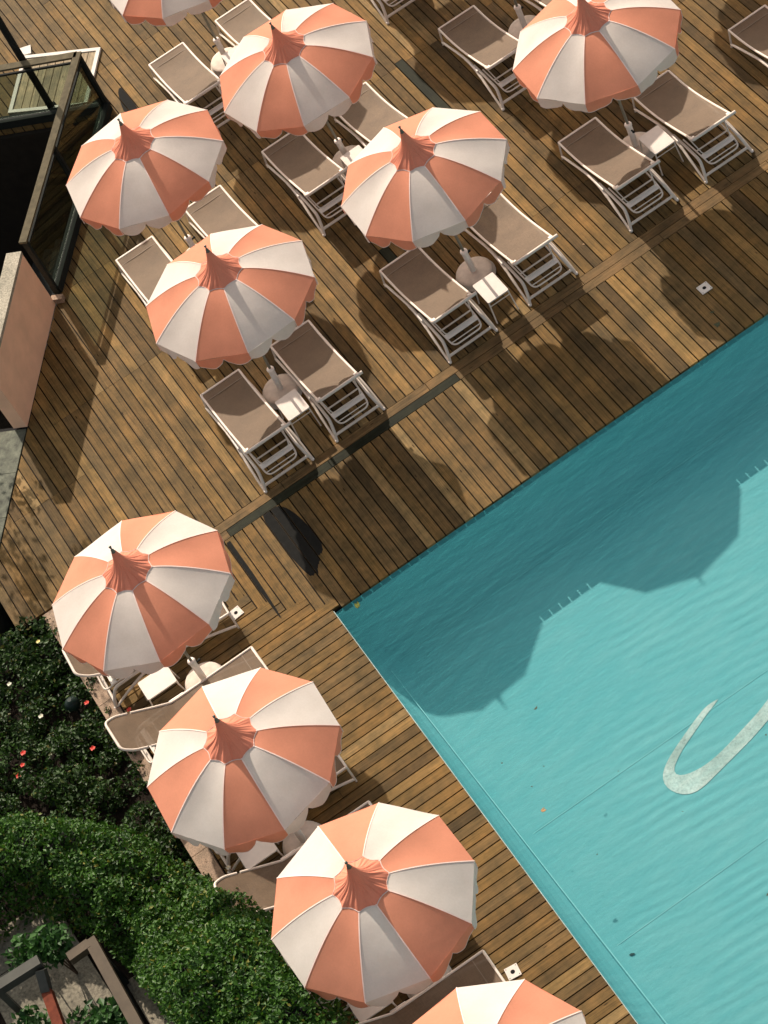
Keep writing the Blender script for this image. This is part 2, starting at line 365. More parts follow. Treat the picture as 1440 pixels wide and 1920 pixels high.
# boards
def board(mb, poly, along, mi=0):
    """poly: ccw footprint; along 'x' or 'y'"""
    r = random.random() * 0.98 + 0.01; ox, oy = random.uniform(0, 50), random.uniform(0, 50)
    zt = random.uniform(-0.0015, 0.0015)
    uv = [((y + ox, x + oy) if along == 'y' else (x + ox, y + oy)) for x, y in poly]
    mb.prism(poly, -0.04, zt, mi, uv, r)
deck = MB()
DARK = []   # x0,x1,y0,y1 of dark boards
def seams_for(gx, lo, hi, fixed):
    out = [s for s in fixed if lo + .15 < s < hi - .15]
    return sorted(out)
k0 = int(-4.3 / PITCH) - 1
gw = 0; gs = []
random.seed(11)
for k in range(k0, 92):
    x0 = PITCH * (k + 0.42); x1 = x0 + PITCH - GAP
    if gw <= 0:
        gw = random.choice([3, 4, 5, 6]); base = random.choice([0, 1, 2])
        gs = {0: [4.1, 6.1, 8.5, 10.7, 12.6, 15.0, 17.3], 1: [6.1, 8.5, 10.7, 12.6, 15], 2: [4.1, 8.5, 12.6, 14.8, 17]}[base]
        if -2.4 < x0 < 0.6: gs = [6.12, 8.46, 10.7, 12.6, 15]
        if x0 < -2.4: gs = [4.9]
        if 1.9 < x0 < 5.2: gs = [g_ for g_ in gs if g_ > 7]
        gs = [g_ + random.choice([-.015, 0, .015]) for g_ in gs]
    gw -= 1
    gk = gs
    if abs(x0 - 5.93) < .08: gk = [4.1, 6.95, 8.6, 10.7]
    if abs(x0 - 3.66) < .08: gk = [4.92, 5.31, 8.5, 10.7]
    # main terrace, boards along y, from the edge boards up
    lo = 2.562
    if x1 < -3.2: lo = 3.06
    elif x1 < -2.35: lo = 2.31
    if x1 < CX + .1: tops = [yL(x0) - .02, yL(x1) - .02]
    else: tops = [19.0, 19.0]
    if x0 > -3.9 and min(tops) > lo + .1:
        cuts = [lo] + seams_for(x0, lo, min(tops), gk)
        for i, c0 in enumerate(cuts):
            last = i == len(cuts) - 1
            e0, e1 = (tops if last else (cuts[i+1] - .006, cuts[i+1] - .006))
            mi = 0
            if 5.86 < x0 < 6.0 and c0 < 7 and not last: pass
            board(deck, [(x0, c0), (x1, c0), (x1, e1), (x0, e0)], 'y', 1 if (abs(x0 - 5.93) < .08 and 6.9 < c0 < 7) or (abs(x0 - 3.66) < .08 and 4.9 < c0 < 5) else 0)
    # beyond the stairwell
    if x0 < CX + .1 and x1 > -5:
        f = lambda x: CY + .02 - (x - CX) * 0.7313 - .22
        if f(x0) < 18: board(deck, [(x0, f(x0)), (x1, f(x1)), (x1, 19.0), (x0, 19.0)], 'y')
    # pool side, boards along y between pool edge and edge boards
    X0 = PITCH * (k + 0.30); X1 = X0 + PITCH - GAP
    if X0 > -2.5:
        zig = lambda j: -(PITCH * (j + 0.30)) 
        yb = PY - .02 if X0 > PX - .02 else max(PY, -(PITCH * (2 * ((k) // 2) + 0.30)) - 0.07)
        if yb < 2.1: board(deck, [(X0, yb), (X1, yb), (X1, 2.225), (X0, 2.225)], 'y', 1 if False else 0)
# boards along x on the garden side of the pool
kk = 0
y1 = PY - .005
y = 2.3
j = 0
while True:
    ytop = PY + 0.015 + 0.157 * 14 - j * 0.157; ybot = ytop - 0.157 + GAP
    if ybot < -13: break
    # right end follows the zigzag mitre
    if ybot > PY - .05:
        kz = 0; xr = PX
        # find the first column whose foot is above this board
        kcol = -1
        while True:
            X0 = PITCH * (kcol + 0.30)
            yb = max(PY, -(PITCH * (2 * ((kcol) // 2) + 0.30)) - 0.07)
            if X0 < -2.5 or yb > ybot - .01: break
            kcol -= 1
        xr = PITCH * (kcol + 1.30) - GAP
        if xr < -3.0: j += 1; continue
    else: xr = PX - .012
    cut = random.choice([None, None, None, -2.2, -1.4])
    if cut and cut < xr - .3:
        board(deck, [(-3.18, ybot), (cut - .005, ybot), (cut - .005, ytop), (-3.18, ytop)], 'x'); board(deck, [(cut, ybot), (xr, ybot), (xr, ytop), (cut, ytop)], 'x')
    elif xr > -3.1: board(deck, [(-3.18, ybot), (xr, ybot), (xr, ytop), (-3.18, ytop)], 'x')
    j += 1
# the two edge boards of the upper terrace
x = -2.35
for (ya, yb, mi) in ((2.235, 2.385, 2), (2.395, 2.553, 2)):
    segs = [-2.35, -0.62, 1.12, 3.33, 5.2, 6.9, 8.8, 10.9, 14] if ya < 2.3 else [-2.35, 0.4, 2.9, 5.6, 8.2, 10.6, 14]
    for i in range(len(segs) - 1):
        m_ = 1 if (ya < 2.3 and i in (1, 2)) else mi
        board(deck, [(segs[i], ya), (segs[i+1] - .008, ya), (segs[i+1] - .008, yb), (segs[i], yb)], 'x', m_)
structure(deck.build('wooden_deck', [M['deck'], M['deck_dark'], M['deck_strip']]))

# pool
W0, FZ = -0.068, -0.98
p = MB()
rc = 0.45
L, D_ = 26, -26
prof = [(0, -0.064)] + [(rc - rc*math.cos(a_), FZ + rc - rc*math.sin(a_)) for a_ in [i * math.pi/2/8 for i in range(9)]]
rows = []
for o, z in prof:   # nested rounded tub: back wall (y) and garden wall (x)
    rows.append([(PX + L, PY - o, z), (PX + o, PY - o, z), (PX + o, PY + D_, z)])
p.grid(rows, smooth=False); 
p.face([(PX + rc, PY + D_, FZ), (PX + L, PY + D_, FZ), (PX + L, PY - rc, FZ), (PX + rc, PY - rc, FZ)])
for poly in p.f: pass
structure(p.build('pool_basin', M['pool']))
w = MB(); w.face([(PX + .003, PY + D_, W0), (PX + L, PY + D_, W0), (PX + L, PY - .003, W0), (PX + .003, PY - .003, W0)])
structure(w.build('pool_water', M['water']))
s_ = MB()
def strip(mb, a, b, wdt, z):
    a, b = Vector((*a, z)), Vector((*b, z)); n = (b - a).cross(Vector((0,0,1))).normalized() * wdt / 2
    mb.face([a - n, a + n, b + n, b - n][::-1])
strip(s_, (0.30, -0.52), (24, -0.48), .009, FZ + .008); strip(s_, (0.20, -4.05), (24, -4.13), .009, FZ + .004)
strip(s_, (0.20, -6.07), (24, -6.0), .009, FZ + .004)
strip(s_, (0.115, -0.7), (0.33, -12), .012, FZ + .006 + 0.14)
structure(s_.build('pool_liner_seams', M['seam']))
e = MB(); e.box(PX - .010, -25, -.12, PX - .001, PY - .01, -.004); structure(e.build('pool_edge_trim', M['letter']))
lt = MB()
OUT = [(3.297,-3.995),(3.151,-3.96),(2.881,-4.053),(2.623,-4.155),(2.358,-4.271),(2.18,-4.369),(2.06,-4.493),(2.038,-4.609),(2.072,-4.751),(2.164,-4.889),(2.273,-4.946),(2.403,-4.945),(2.681,-4.891),(2.981,-4.833),(3.282,-4.774),(3.604,-4.686),(4.1,-4.515),(4.7,-4.2)]
INN = [(3.297,-3.995),(3.211,-4.037),(3.048,-4.083),(2.781,-4.199),(2.525,-4.3),(2.306,-4.432),(2.229,-4.502),(2.226,-4.577),(2.301,-4.632),(2.457,-4.676),(2.666,-4.697),(2.957,-4.652),(3.269,-4.578),(3.582,-4.504),(3.787,-4.427),(4.266,-4.283),(4.7,-4.02)]
def resample(P, n):
    P = [Vector(q) for q in P]; Ls = [0]
    for i in range(len(P)-1): Ls.append(Ls[-1] + (P[i+1]-P[i]).length)
    o = []
    for i in range(n):
        s = Ls[-1]*i/(n-1); j_ = 0
        while j_ < len(P)-2 and Ls[j_+1] < s: j_ += 1
        o.append(P[j_].lerp(P[j_+1], (s-Ls[j_])/max(1e-6, Ls[j_+1]-Ls[j_])))
    return o
A_, B_ = resample(OUT, 60), resample(INN, 60)
def smoothp(P):
    for _ in range(3): P = [P[0]] + [(P[i-1] + P[i]*2 + P[i+1])/4 for i in range(1, len(P)-1)] + [P[-1]]
    return P
A_, B_ = smoothp(A_), smoothp(B_)
for i in range(59):
    lt.face([(B_[i].x, B_[i].y, FZ+.005), (A_[i].x, A_[i].y, FZ+.005), (A_[i+1].x, A_[i+1].y, FZ+.005), (B_[i+1].x, B_[i+1].y, FZ+.005)])
tag(lt.build('painted_lettering', M['letter']), 'worn white brush lettering stroke painted on the pool floor', 'lettering')

# dark flat marks on boards
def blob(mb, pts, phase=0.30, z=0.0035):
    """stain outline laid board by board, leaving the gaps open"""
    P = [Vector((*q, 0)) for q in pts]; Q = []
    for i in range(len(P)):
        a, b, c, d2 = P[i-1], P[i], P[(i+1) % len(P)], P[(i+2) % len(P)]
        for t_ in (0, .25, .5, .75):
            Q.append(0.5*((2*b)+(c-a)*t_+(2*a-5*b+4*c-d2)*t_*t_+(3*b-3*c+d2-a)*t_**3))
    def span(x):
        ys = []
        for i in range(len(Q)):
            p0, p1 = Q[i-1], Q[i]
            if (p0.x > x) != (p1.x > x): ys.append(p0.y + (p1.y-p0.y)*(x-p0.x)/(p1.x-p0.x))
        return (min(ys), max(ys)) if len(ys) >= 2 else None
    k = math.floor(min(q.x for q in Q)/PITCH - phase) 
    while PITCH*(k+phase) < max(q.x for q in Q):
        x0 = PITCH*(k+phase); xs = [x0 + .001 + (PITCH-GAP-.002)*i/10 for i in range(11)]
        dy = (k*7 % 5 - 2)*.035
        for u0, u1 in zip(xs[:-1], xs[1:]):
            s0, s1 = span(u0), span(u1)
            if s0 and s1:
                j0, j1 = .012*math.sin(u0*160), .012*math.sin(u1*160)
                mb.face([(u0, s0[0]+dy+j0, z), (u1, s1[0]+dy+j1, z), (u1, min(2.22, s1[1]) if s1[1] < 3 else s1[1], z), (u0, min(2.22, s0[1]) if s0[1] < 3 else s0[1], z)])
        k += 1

# ------------------------------------------------------------------ stairwell, railing, wall
pit = MB()
# pit walls (inner faces) under railing lines
c0 = Vector((CX, CY, 0))
def wallpanel(mb, a, b, z0, z1, mi=0): mb.face([(a.x,a.y,z0),(b.x,b.y,z0),(b.x,b.y,z1),(a.x,a.y,z1)], mi)
st = MB()
for i in range(9):   # stair treads going down away from the deck line
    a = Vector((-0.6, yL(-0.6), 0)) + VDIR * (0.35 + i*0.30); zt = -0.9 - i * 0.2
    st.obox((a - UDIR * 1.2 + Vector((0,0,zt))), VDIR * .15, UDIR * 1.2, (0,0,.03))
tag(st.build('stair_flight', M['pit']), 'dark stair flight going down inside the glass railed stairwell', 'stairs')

def railing(p0, p1, nposts, label, glass_z=1.12):
    """glass balustrade with a greyed timber handrail between two ground points"""
    root = empty('glass_railing', p0); p0 = Vector(p0); p1 = Vector(p1)
    d = p1 - p0; Ln = d.length; u = d / Ln; n = Vector((-u.y, u.x, 0)); z = Vector((0,0,1)); H = 1.27
    m = MB(); m.obox(u*Ln/2 + z*H, u*(Ln/2+.05), n*.065, z*.02); m.build('handrail', M['rail_wood'], root)
    m = MB(); m.obox(u*Ln/2 + z*.08, u*Ln/2, n*.075, z*.08); m.build('base_channel', M['black'], root)
    m = MB(); m.obox(u*Ln/2 + z*1.12, u*Ln/2, n*.016, z*.018); m.build('under_rail', M['black'], root)
    for i in range(nposts):
        s = Ln * i/(nposts-1); m = MB(); m.obox(u*s + z*.625 - n*.0, u*.03, n*.045, z*.62); m.build('post', M['black'], root)
    for i in range(nposts-1):
        a, b = Ln*i/(nposts-1)+.06, Ln*(i+1)/(nposts-1)-.06
        m = MB(); m.obox(u*(a+b)/2 + z*.64, u*(b-a)/2, n*.005, z*.46); m.build('glass_panel', M['glass'], root)
    return tag(root, label, 'railing', 'glass railings round the stairwell')
railing((CX, CY, 0), (-0.60, yL(-0.60), 0), 3, 'glass railing with timber handrail running from the stair corner to the salmon wall')
q1 = c0 + VDIR * 3.0
railing((CX - .05, CY + .037, 0), (q1.x, q1.y, 0), 2, 'timber topped glass railing at the far stairwell side, before the white framed hatch')
# tall post behind the railing
pm = MB(); pm.tube([(1.12,12.46,0),(1.12,12.46,3.4)], .062, 10)
tp_ = empty('tall_post', (0,0,0)); pm.build('shaft', M['black'], tp_)
pm = MB(); pm.box(1.02,12.36,0.002,1.22,12.56,.03); pm.build('foot_plate', M['black'], tp_); tp_.location = (0,0,0)
tag(tp_, 'tall black steel post standing behind the far glass railing', 'post')

# white framed slatted hatch on the deck
h = empty('deck_hatch', (1.61, 11.97, 0)); hu = Vector((-0.752, 0.659, 0)); hv = Vector((0.592, 0.806, 0))
m = MB(); W, D2 = 1.5, 1.34
for a, b in ((0,W),):
    m.obox(hu*W/2 + hv*.03 + Vector((0,0,.025)), hu*W/2, hv*.035, (0,0,.022)); m.obox(hu*W/2 + hv*(D2-.03) + Vector((0,0,.025)), hu*W/2, hv*.035, (0,0,.022))
m.obox(hu*.035 + hv*D2/2 + Vector((0,0,.025)), hu*.035, hv*(D2/2-.066), (0,0,.022)); m.obox(hu*(W-.035) + hv*D2/2 + Vector((0,0,.025)), hu*.035, hv*(D2/2-.066), (0,0,.022))
m.build('frame', M['white'], h)
m = MB()
ns = 9; 
for i in range(ns):
    a = .075 + (W-.15)*i/ns; b = a + (W-.15)/ns - .014
    P4 = [hu*a + hv*.07, hu*b + hv*.07, hu*b + hv*(D2-.07), hu*a + hv*(D2-.07)][::-1]
    ox = random.uniform(0, 30); m.prism([(q.x, q.y) for q in P4], .008, .03, 0, [(0+ox, i*.2), (0+ox, i*.2+.1), (1.2+ox, i*.2+.1), (1.2+ox, i*.2)][:4], random.random()*.9+.05)
m.build('slats', M['hatch_wood'], h)
tag(h, 'white framed slatted wooden hatch lying on the deck behind the glass railing', 'hatch')
# small white plate sign
m = MB(); m.prism([(1.28,14.30),(1.25,14.10),(1.42,14.0),(1.50,14.2)], .012, .03)
tag(m.build('floor_plate', M['white']), 'small plain white plate lying on the deck by the tall black post', 'plate')

# salmon wall with granite coping
wl = empty('rendered_wall', (-0.733, 8.351, 0)); LW = 2.408; TH = 0.23
m = MB(); m.obox(UDIR*LW/2 + VDIR*TH/2 + Vector((0,0,.60)), UDIR*LW/2, VDIR*TH/2, (0,0,.60)); m.build('wall_body', M['pink'], wl)
m = MB(); m.obox(UDIR*LW/2 + VDIR*(TH/2+.01) + Vector((0,0,1.235)), UDIR*(LW/2+.01), VDIR*(TH/2+.012), (0,0,.033)); m.build('coping', M['coping'], wl)
tag(wl, 'low salmon pink rendered wall with speckled grey stone coping at the deck edge', 'wall')
m = MB(); m.obox((-0.66, 8.36, .05), UDIR*.05, VDIR*.10, (0,0,.05)); tag(m.build('corner_stone', M['kerb']), 'small pale stone block at the foot of the salmon wall corner', 'stone')
# pit lining: deck line face
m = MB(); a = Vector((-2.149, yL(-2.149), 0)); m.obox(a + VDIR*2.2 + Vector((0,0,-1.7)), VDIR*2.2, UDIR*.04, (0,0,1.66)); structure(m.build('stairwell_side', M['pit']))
# paving slabs left of the deck line
pv = MB()
o0 = Vector((-2.149, yL(-2.149), 0)) + UDIR*.05 + VDIR*.012
for i in range(5):
    for j_ in range(5):
        a = o0 + UDIR*(i*.82) + VDIR*(j_*.82); b = a + UDIR*.812; c = b + VDIR*.812; d = a + VDIR*.812
        if min(a.y, b.y) < 3.2 and i > 2: continue
        pv.prism([(q.x, q.y) for q in (a, d, c, b)][::-1], -.12, .004 + random.uniform(-.001,.002))
pv.prism([(q.x, q.y) for q in (o0, o0+VDIR*4.3, o0+VDIR*4.3+UDIR*3.4, o0+UDIR*3.4)][::-1], T0, -.02)
structure(pv.build('stone_paving', M['paving']))

# ------------------------------------------------------------------ garden ground, kerb
gm = MB(); gm.prism([(-14, -30), (-3.46, -30), (-3.46, 3.05), (-14, 3.05)], T0, -.35); structure(gm.build('garden_soil', M['soil']))
gm = MB(); y = -12.0
while y < 3.0:
    yy = min(y + 1.0, 3.03); gm.box(-3.45, y, -.6, -3.205, yy - .008, .03); y += 1.0
structure(gm.build('stone_kerb', M['kerb']))

# ------------------------------------------------------------------ sun loungers (local: x along from the foot end, z up)
def make_lounger(kind):
    root = empty('sun_lounger')
    S = .335; zs = .335
    if kind == 'u':      # seat and back in one gently rising sweep
        K = [(0.02, .337), (.18, .338), (.42, .348), (.75, .400), (1.1, .492), (1.5, .620), (1.83, .735)]
    else:                # flat seat, backrest folded up
        K = [(0.02, .337), (.4, .337), (.9, .337), (1.24, .342), (1.36, .375), (1.7, .585), (2.16, .870)]
    K2 = []
    for i in range(len(K)-1):
        p0, p1, p2, p3 = K[max(i-1,0)], K[i], K[i+1], K[min(i+2, len(K)-1)]
        for t_ in (0, .25, .5, .75):
            K2.append(tuple(0.5*((2*p1[c])+(p2[c]-p0[c])*t_+(2*p0[c]-5*p1[c]+4*p2[c]-p3[c])*t_*t_+(3*p1[c]-3*p2[c]+p3[c]-p0[c])*t_**3) for c in (0,1)))
    K2.append(K[-1])
    m = MB(); rows = []; n_ = len(K2)
    for i, (x, z) in enumerate(K2):
        sg_ = .018*math.sin(math.pi*(i+.3)/(n_-.4))
        rows.append([(x, -.322 + .644*j_/8, z + .003 - sg_*math.sin(math.pi*j_/8)) for j_ in range(9)])
    if kind == 'g':
        for i, (x, z) in enumerate(K2):
            q_ = max(0, (x - (K[-1][0] - .12))/.12); rows[i] = [(a_, b_*(1 - .16*q_*q_), c_) for a_, b_, c_ in rows[i]]
    m.grid(rows); m.build('sling', M['sling'], root)
    m = MB(); m.obox((.17, 0, .3405), (.006,0,0), (0,.31,0), (0,0,.0012)); m.build('hem_seam', M['hem'], root)
    W2 = .345
    m = MB(); fr_ = [K2[i] for i in range(0, n_-1, 3)] + ([K2[-1]] if kind == 'u' else [])
    m.tube([(x, -S, z) for x, z in reversed(fr_)] + [(0.0, -S, .335), (0.0, S, .335)] + [(x, S, z) for x, z in fr_], .018, 8, fillet=.02)
    m.build('sling_frame', M['frame'], root)
    xe, ze = K[-1]
    m = MB()
    if kind == 'u':
        m.tube([(xe-.10, -S, ze-.035), (xe+.012, -W2, ze+.004), (xe+.012, W2+.06, ze+.004)], .025, 10, fillet=.04)
    else:
        m.tube([(xe-.30, -S, ze-.19), (xe-.14, -S, ze-.088), (xe, -S+.07, ze), (xe, S-.07, ze), (xe-.14, S, ze-.088), (xe-.30, S, ze-.19)], .019, 10, fillet=.07)
    m.build('top_bar', M['frame'], root)
    for sg in ((-1, 1) if kind == 'u' else ()):
        m = MB(); m.obox((xe-.05, sg*.305, ze-.010), (.022,0,.008), (0,.020,0), (0,0,.008)); m.build('corner_clip', M['plastic'], root)
    zp = [z for x, z in K2 if x > 1.5][0] - .02
    for sg in (-1, 1):
        m = MB()   # arched base rail from foot leg to head leg
        m.tube([(0.0, sg*S, zs), (-.005, sg*(S+.03), .0)], .015, 8)
        m.build('leg', M['frame'], root)
        m = MB()
        m.tube([(0.0, sg*(S+.028), .06), (.35, sg*(S+.03), .175), (.75, sg*(S+.02), .275), (1.02, sg*(S+.018), .315), (1.30, sg*(S+.03), .31), (1.55, sg*(S+.055), .235), (1.80, sg*(S+.07), .12), (1.985, sg*(S+.078), .0)],
               [.019,.020,.022,.026,.026,.021,.018,.018], 8, fillet=.15)
        m.build('side_rail', M['frame'], root)
        m = MB()
        m.tube([(1.15, sg*(S+.003), .325), (1.50, sg*(S-.0), .325), (1.84, sg*(S+.0), .30), (1.93, sg*(S+.03), .16), (1.99, sg*(S+.07), .0)], [.020,.022,.024,.024,.021], 8, fillet=.07)
        m.build('leg', M['frame'], root)
        m = MB(); m.lathe([(.022,0),(.026,.012),(.022,.03),(.012,.034)], 10, (1.992, sg*(S+.072), 0)); m.build('foot_cap', M['plastic'], root)
        m = MB(); m.tube([(1.10, sg*(S+.028), .33),(1.32, sg*(S+.03), .335)], .02, 8, flat=1.0); m.build('hinge', M['plastic'], root)
    m = MB(); m.tube([(1.955, -S-.045, .09), (1.955, S+.045, .09)], .022, 8); m.build('crossbar', M['frame'], root)
    m = MB()
    m.tube([(1.33,-.285,.32), (1.80,-.27,.30), (1.985,-.25,.235), (1.985,.25,.235), (1.80,.27,.30), (1.33,.285,.32)], .013, 8, fillet=.09)
    m.tube([(1.66,-.28,.312),(1.66,.28,.312)], .013, 8); m.tube([(1.93,-.26,.262),(1.93,.26,.262)], .008, 8)
    m.build('ratchet_frame', M['frame'], root)
    m = MB(); m.obox((1.82, 0, .302), (.045,0,-.008), (0,.27,0), (0,0,.006)); m.build('ratchet_slat', M['plastic'], root)
    m = MB(); 
    m.tube([(1.5, -.32, zp), (1.80, -.24, .32), (1.80, .24, .32), (1.5, .32, zp)], .009, 8, fillet=.05); m.build('prop_stay', M['frame'], root)
    return root
LG = 'sun loungers in pairs under the parasols'
proto = make_lounger('u'); proto_g = make_lounger('g')
LO = [  # x, y, heading (local x direction), label
 ('u', 3.76, 4.60, 'lounger left of the clear white side table in the deck middle, half shaded'),
 ('u', 5.21, 4.64, 'sunlit lounger right of the clear white side table in the deck middle'),
 ('u', 0.545, 4.55, 'lounger at the front left whose feet stand nearest the dark mark and pool corner'),
 ('u', 1.80, 4.58, 'lounger right of the white table in the front left pair by the dark edge board'),
 ('u', 7.06, 4.72, 'left lounger of the front right pair, close to the edge boards'),
 ('u', 8.37, 4.68, 'right lounger of the front right pair, its raised back rail nearest the right edge'),
 ('u', 3.60, 8.23, 'lounger in the second row shaded by the top centre parasol, left of its cream base'),
 ('u', 4.90, 8.22, 'lounger in the second row mostly hidden behind the centre parasol'),
 ('u', 0.75, 8.02, 'lounger sticking out left from behind the front left parasol, near the railing shadow'),
 ('u', 2.08, 8.12, 'sunlit lounger between upper left and front left parasols, only its foot half visible'),
 ('u', 3.13, 11.56, 'lounger with a diagonal shadow across it, near the glass railing corner'),
 ('u', 4.45, 11.56, 'shaded lounger at the top behind the finial of the top centre parasol'),
 ('u', 7.02, 8.31, 'shaded lounger at upper right, left of a bare cream parasol base'),
 ('u', 8.42, 8.32, 'lounger barely showing above the upper right parasol canopy'),
 ('u', 6.69, 11.48, 'lounger cut off by the top edge with only its head legs showing'),
 ('u', 10.14, 4.67, 'lounger cut off by the right edge, only its foot end showing'),
 ('g', -1.25, 1.13, 'lounger half hidden under the first garden side parasol, backrest against the flower bed'),
 ('g', -1.27, -.26, 'sunlit lounger with raised backrest over the stone kerb, between first and second garden side parasols'),
 ('g', -1.15, -2.12, 'lounger hidden under the second garden side parasol with one pale leg showing'),
 ('g', -1.17, -3.43, 'lounger with its raised backrest touching the tall hedge, partly under the third garden side parasol'),
 ('g', -1.07, -4.88, 'lounger almost wholly hidden under the third garden side parasol'),
 ('g', -1.07, -6.16, 'shaded lounger at the bottom between two parasols beside a white deck plate'),
]
for i, (k, x, y, lab) in enumerate(LO):
    o = proto if i == 0 else proto_g if i == 16 else copy_tree(proto if k == 'u' else proto_g)
    o.location = (x, y, 0); o.rotation_euler = (0, 0, (R(-90) if k == 'u' else R(180)) + (-.05 if i == 16 else random.uniform(-.012, .012)))
    tag(o, lab, 'sun lounger', LG)

# ------------------------------------------------------------------ side tables
def make_table():
    root = empty('side_table')
    m = MB(); m.obox((0,0,.415), (.178,0,0), (0,.232,0), (0,0,.010)); o = m.build('table_top', M['white'], root)
    bm = bmesh.new(); bm.from_mesh(o.data); bmesh.ops.remove_doubles(bm, verts=bm.verts, dist=1e-5)
    bmesh.ops.bevel(bm, geom=[e for e in bm.edges if abs(e.verts[0].co.z-e.verts[1].co.z) > .005], offset=.02, segments=3, affect='EDGES', profile=.5); bm.to_mesh(o.data); bm.free()
    for sx in (-1, 1):
        for sy in (-1, 1):
            m = MB(); m.tube([(sx*.165, sy*.215, .403), (sx*.185, sy*.262, 0)], .011, 8); m.build('leg', M['frame'], root)
    m = MB()
    for sy in (-1, 1): m.tube([(-.168, sy*.225, .33), (.168, sy*.225, .33)], .008, 8)
    m.build('stretcher', M['frame'], root)
    return root
tb = make_table()
TB = [(4.455, 2.985, 0, 'white side table standing clear on the deck between the two centre loungers'),
      (1.17, 3.28, 0, 'white side table tucked against the parasol base of the front left pair'),
      (7.76, 3.56, 0, 'white side table beside the parasol base of the front right pair'),
      (4.28, 6.80, 0, 'white side table crossed by a pole shadow behind the centre parasol'),
      (-2.58, 0.44, 90, 'white side table standing between the first garden side parasol and the flower bed'),
      (-2.68, -2.78, 90, 'white side table with dark dirt specks half under the second garden side parasol'),
      (-2.52, -5.55, 90, 'white side table peeping out from under the third garden side parasol'),
      (3.95, 10.4, 0, 'white side table half hidden behind the top centre parasol')]
for i, (x, y, rz, lab) in enumerate(TB):
    o = tb if i == 0 else copy_tree(tb)
    o.location = (x, y, 0); o.rotation_euler = (0,0,R(rz)); tag(o, lab, 'side table', 'white side tables by the parasol bases')

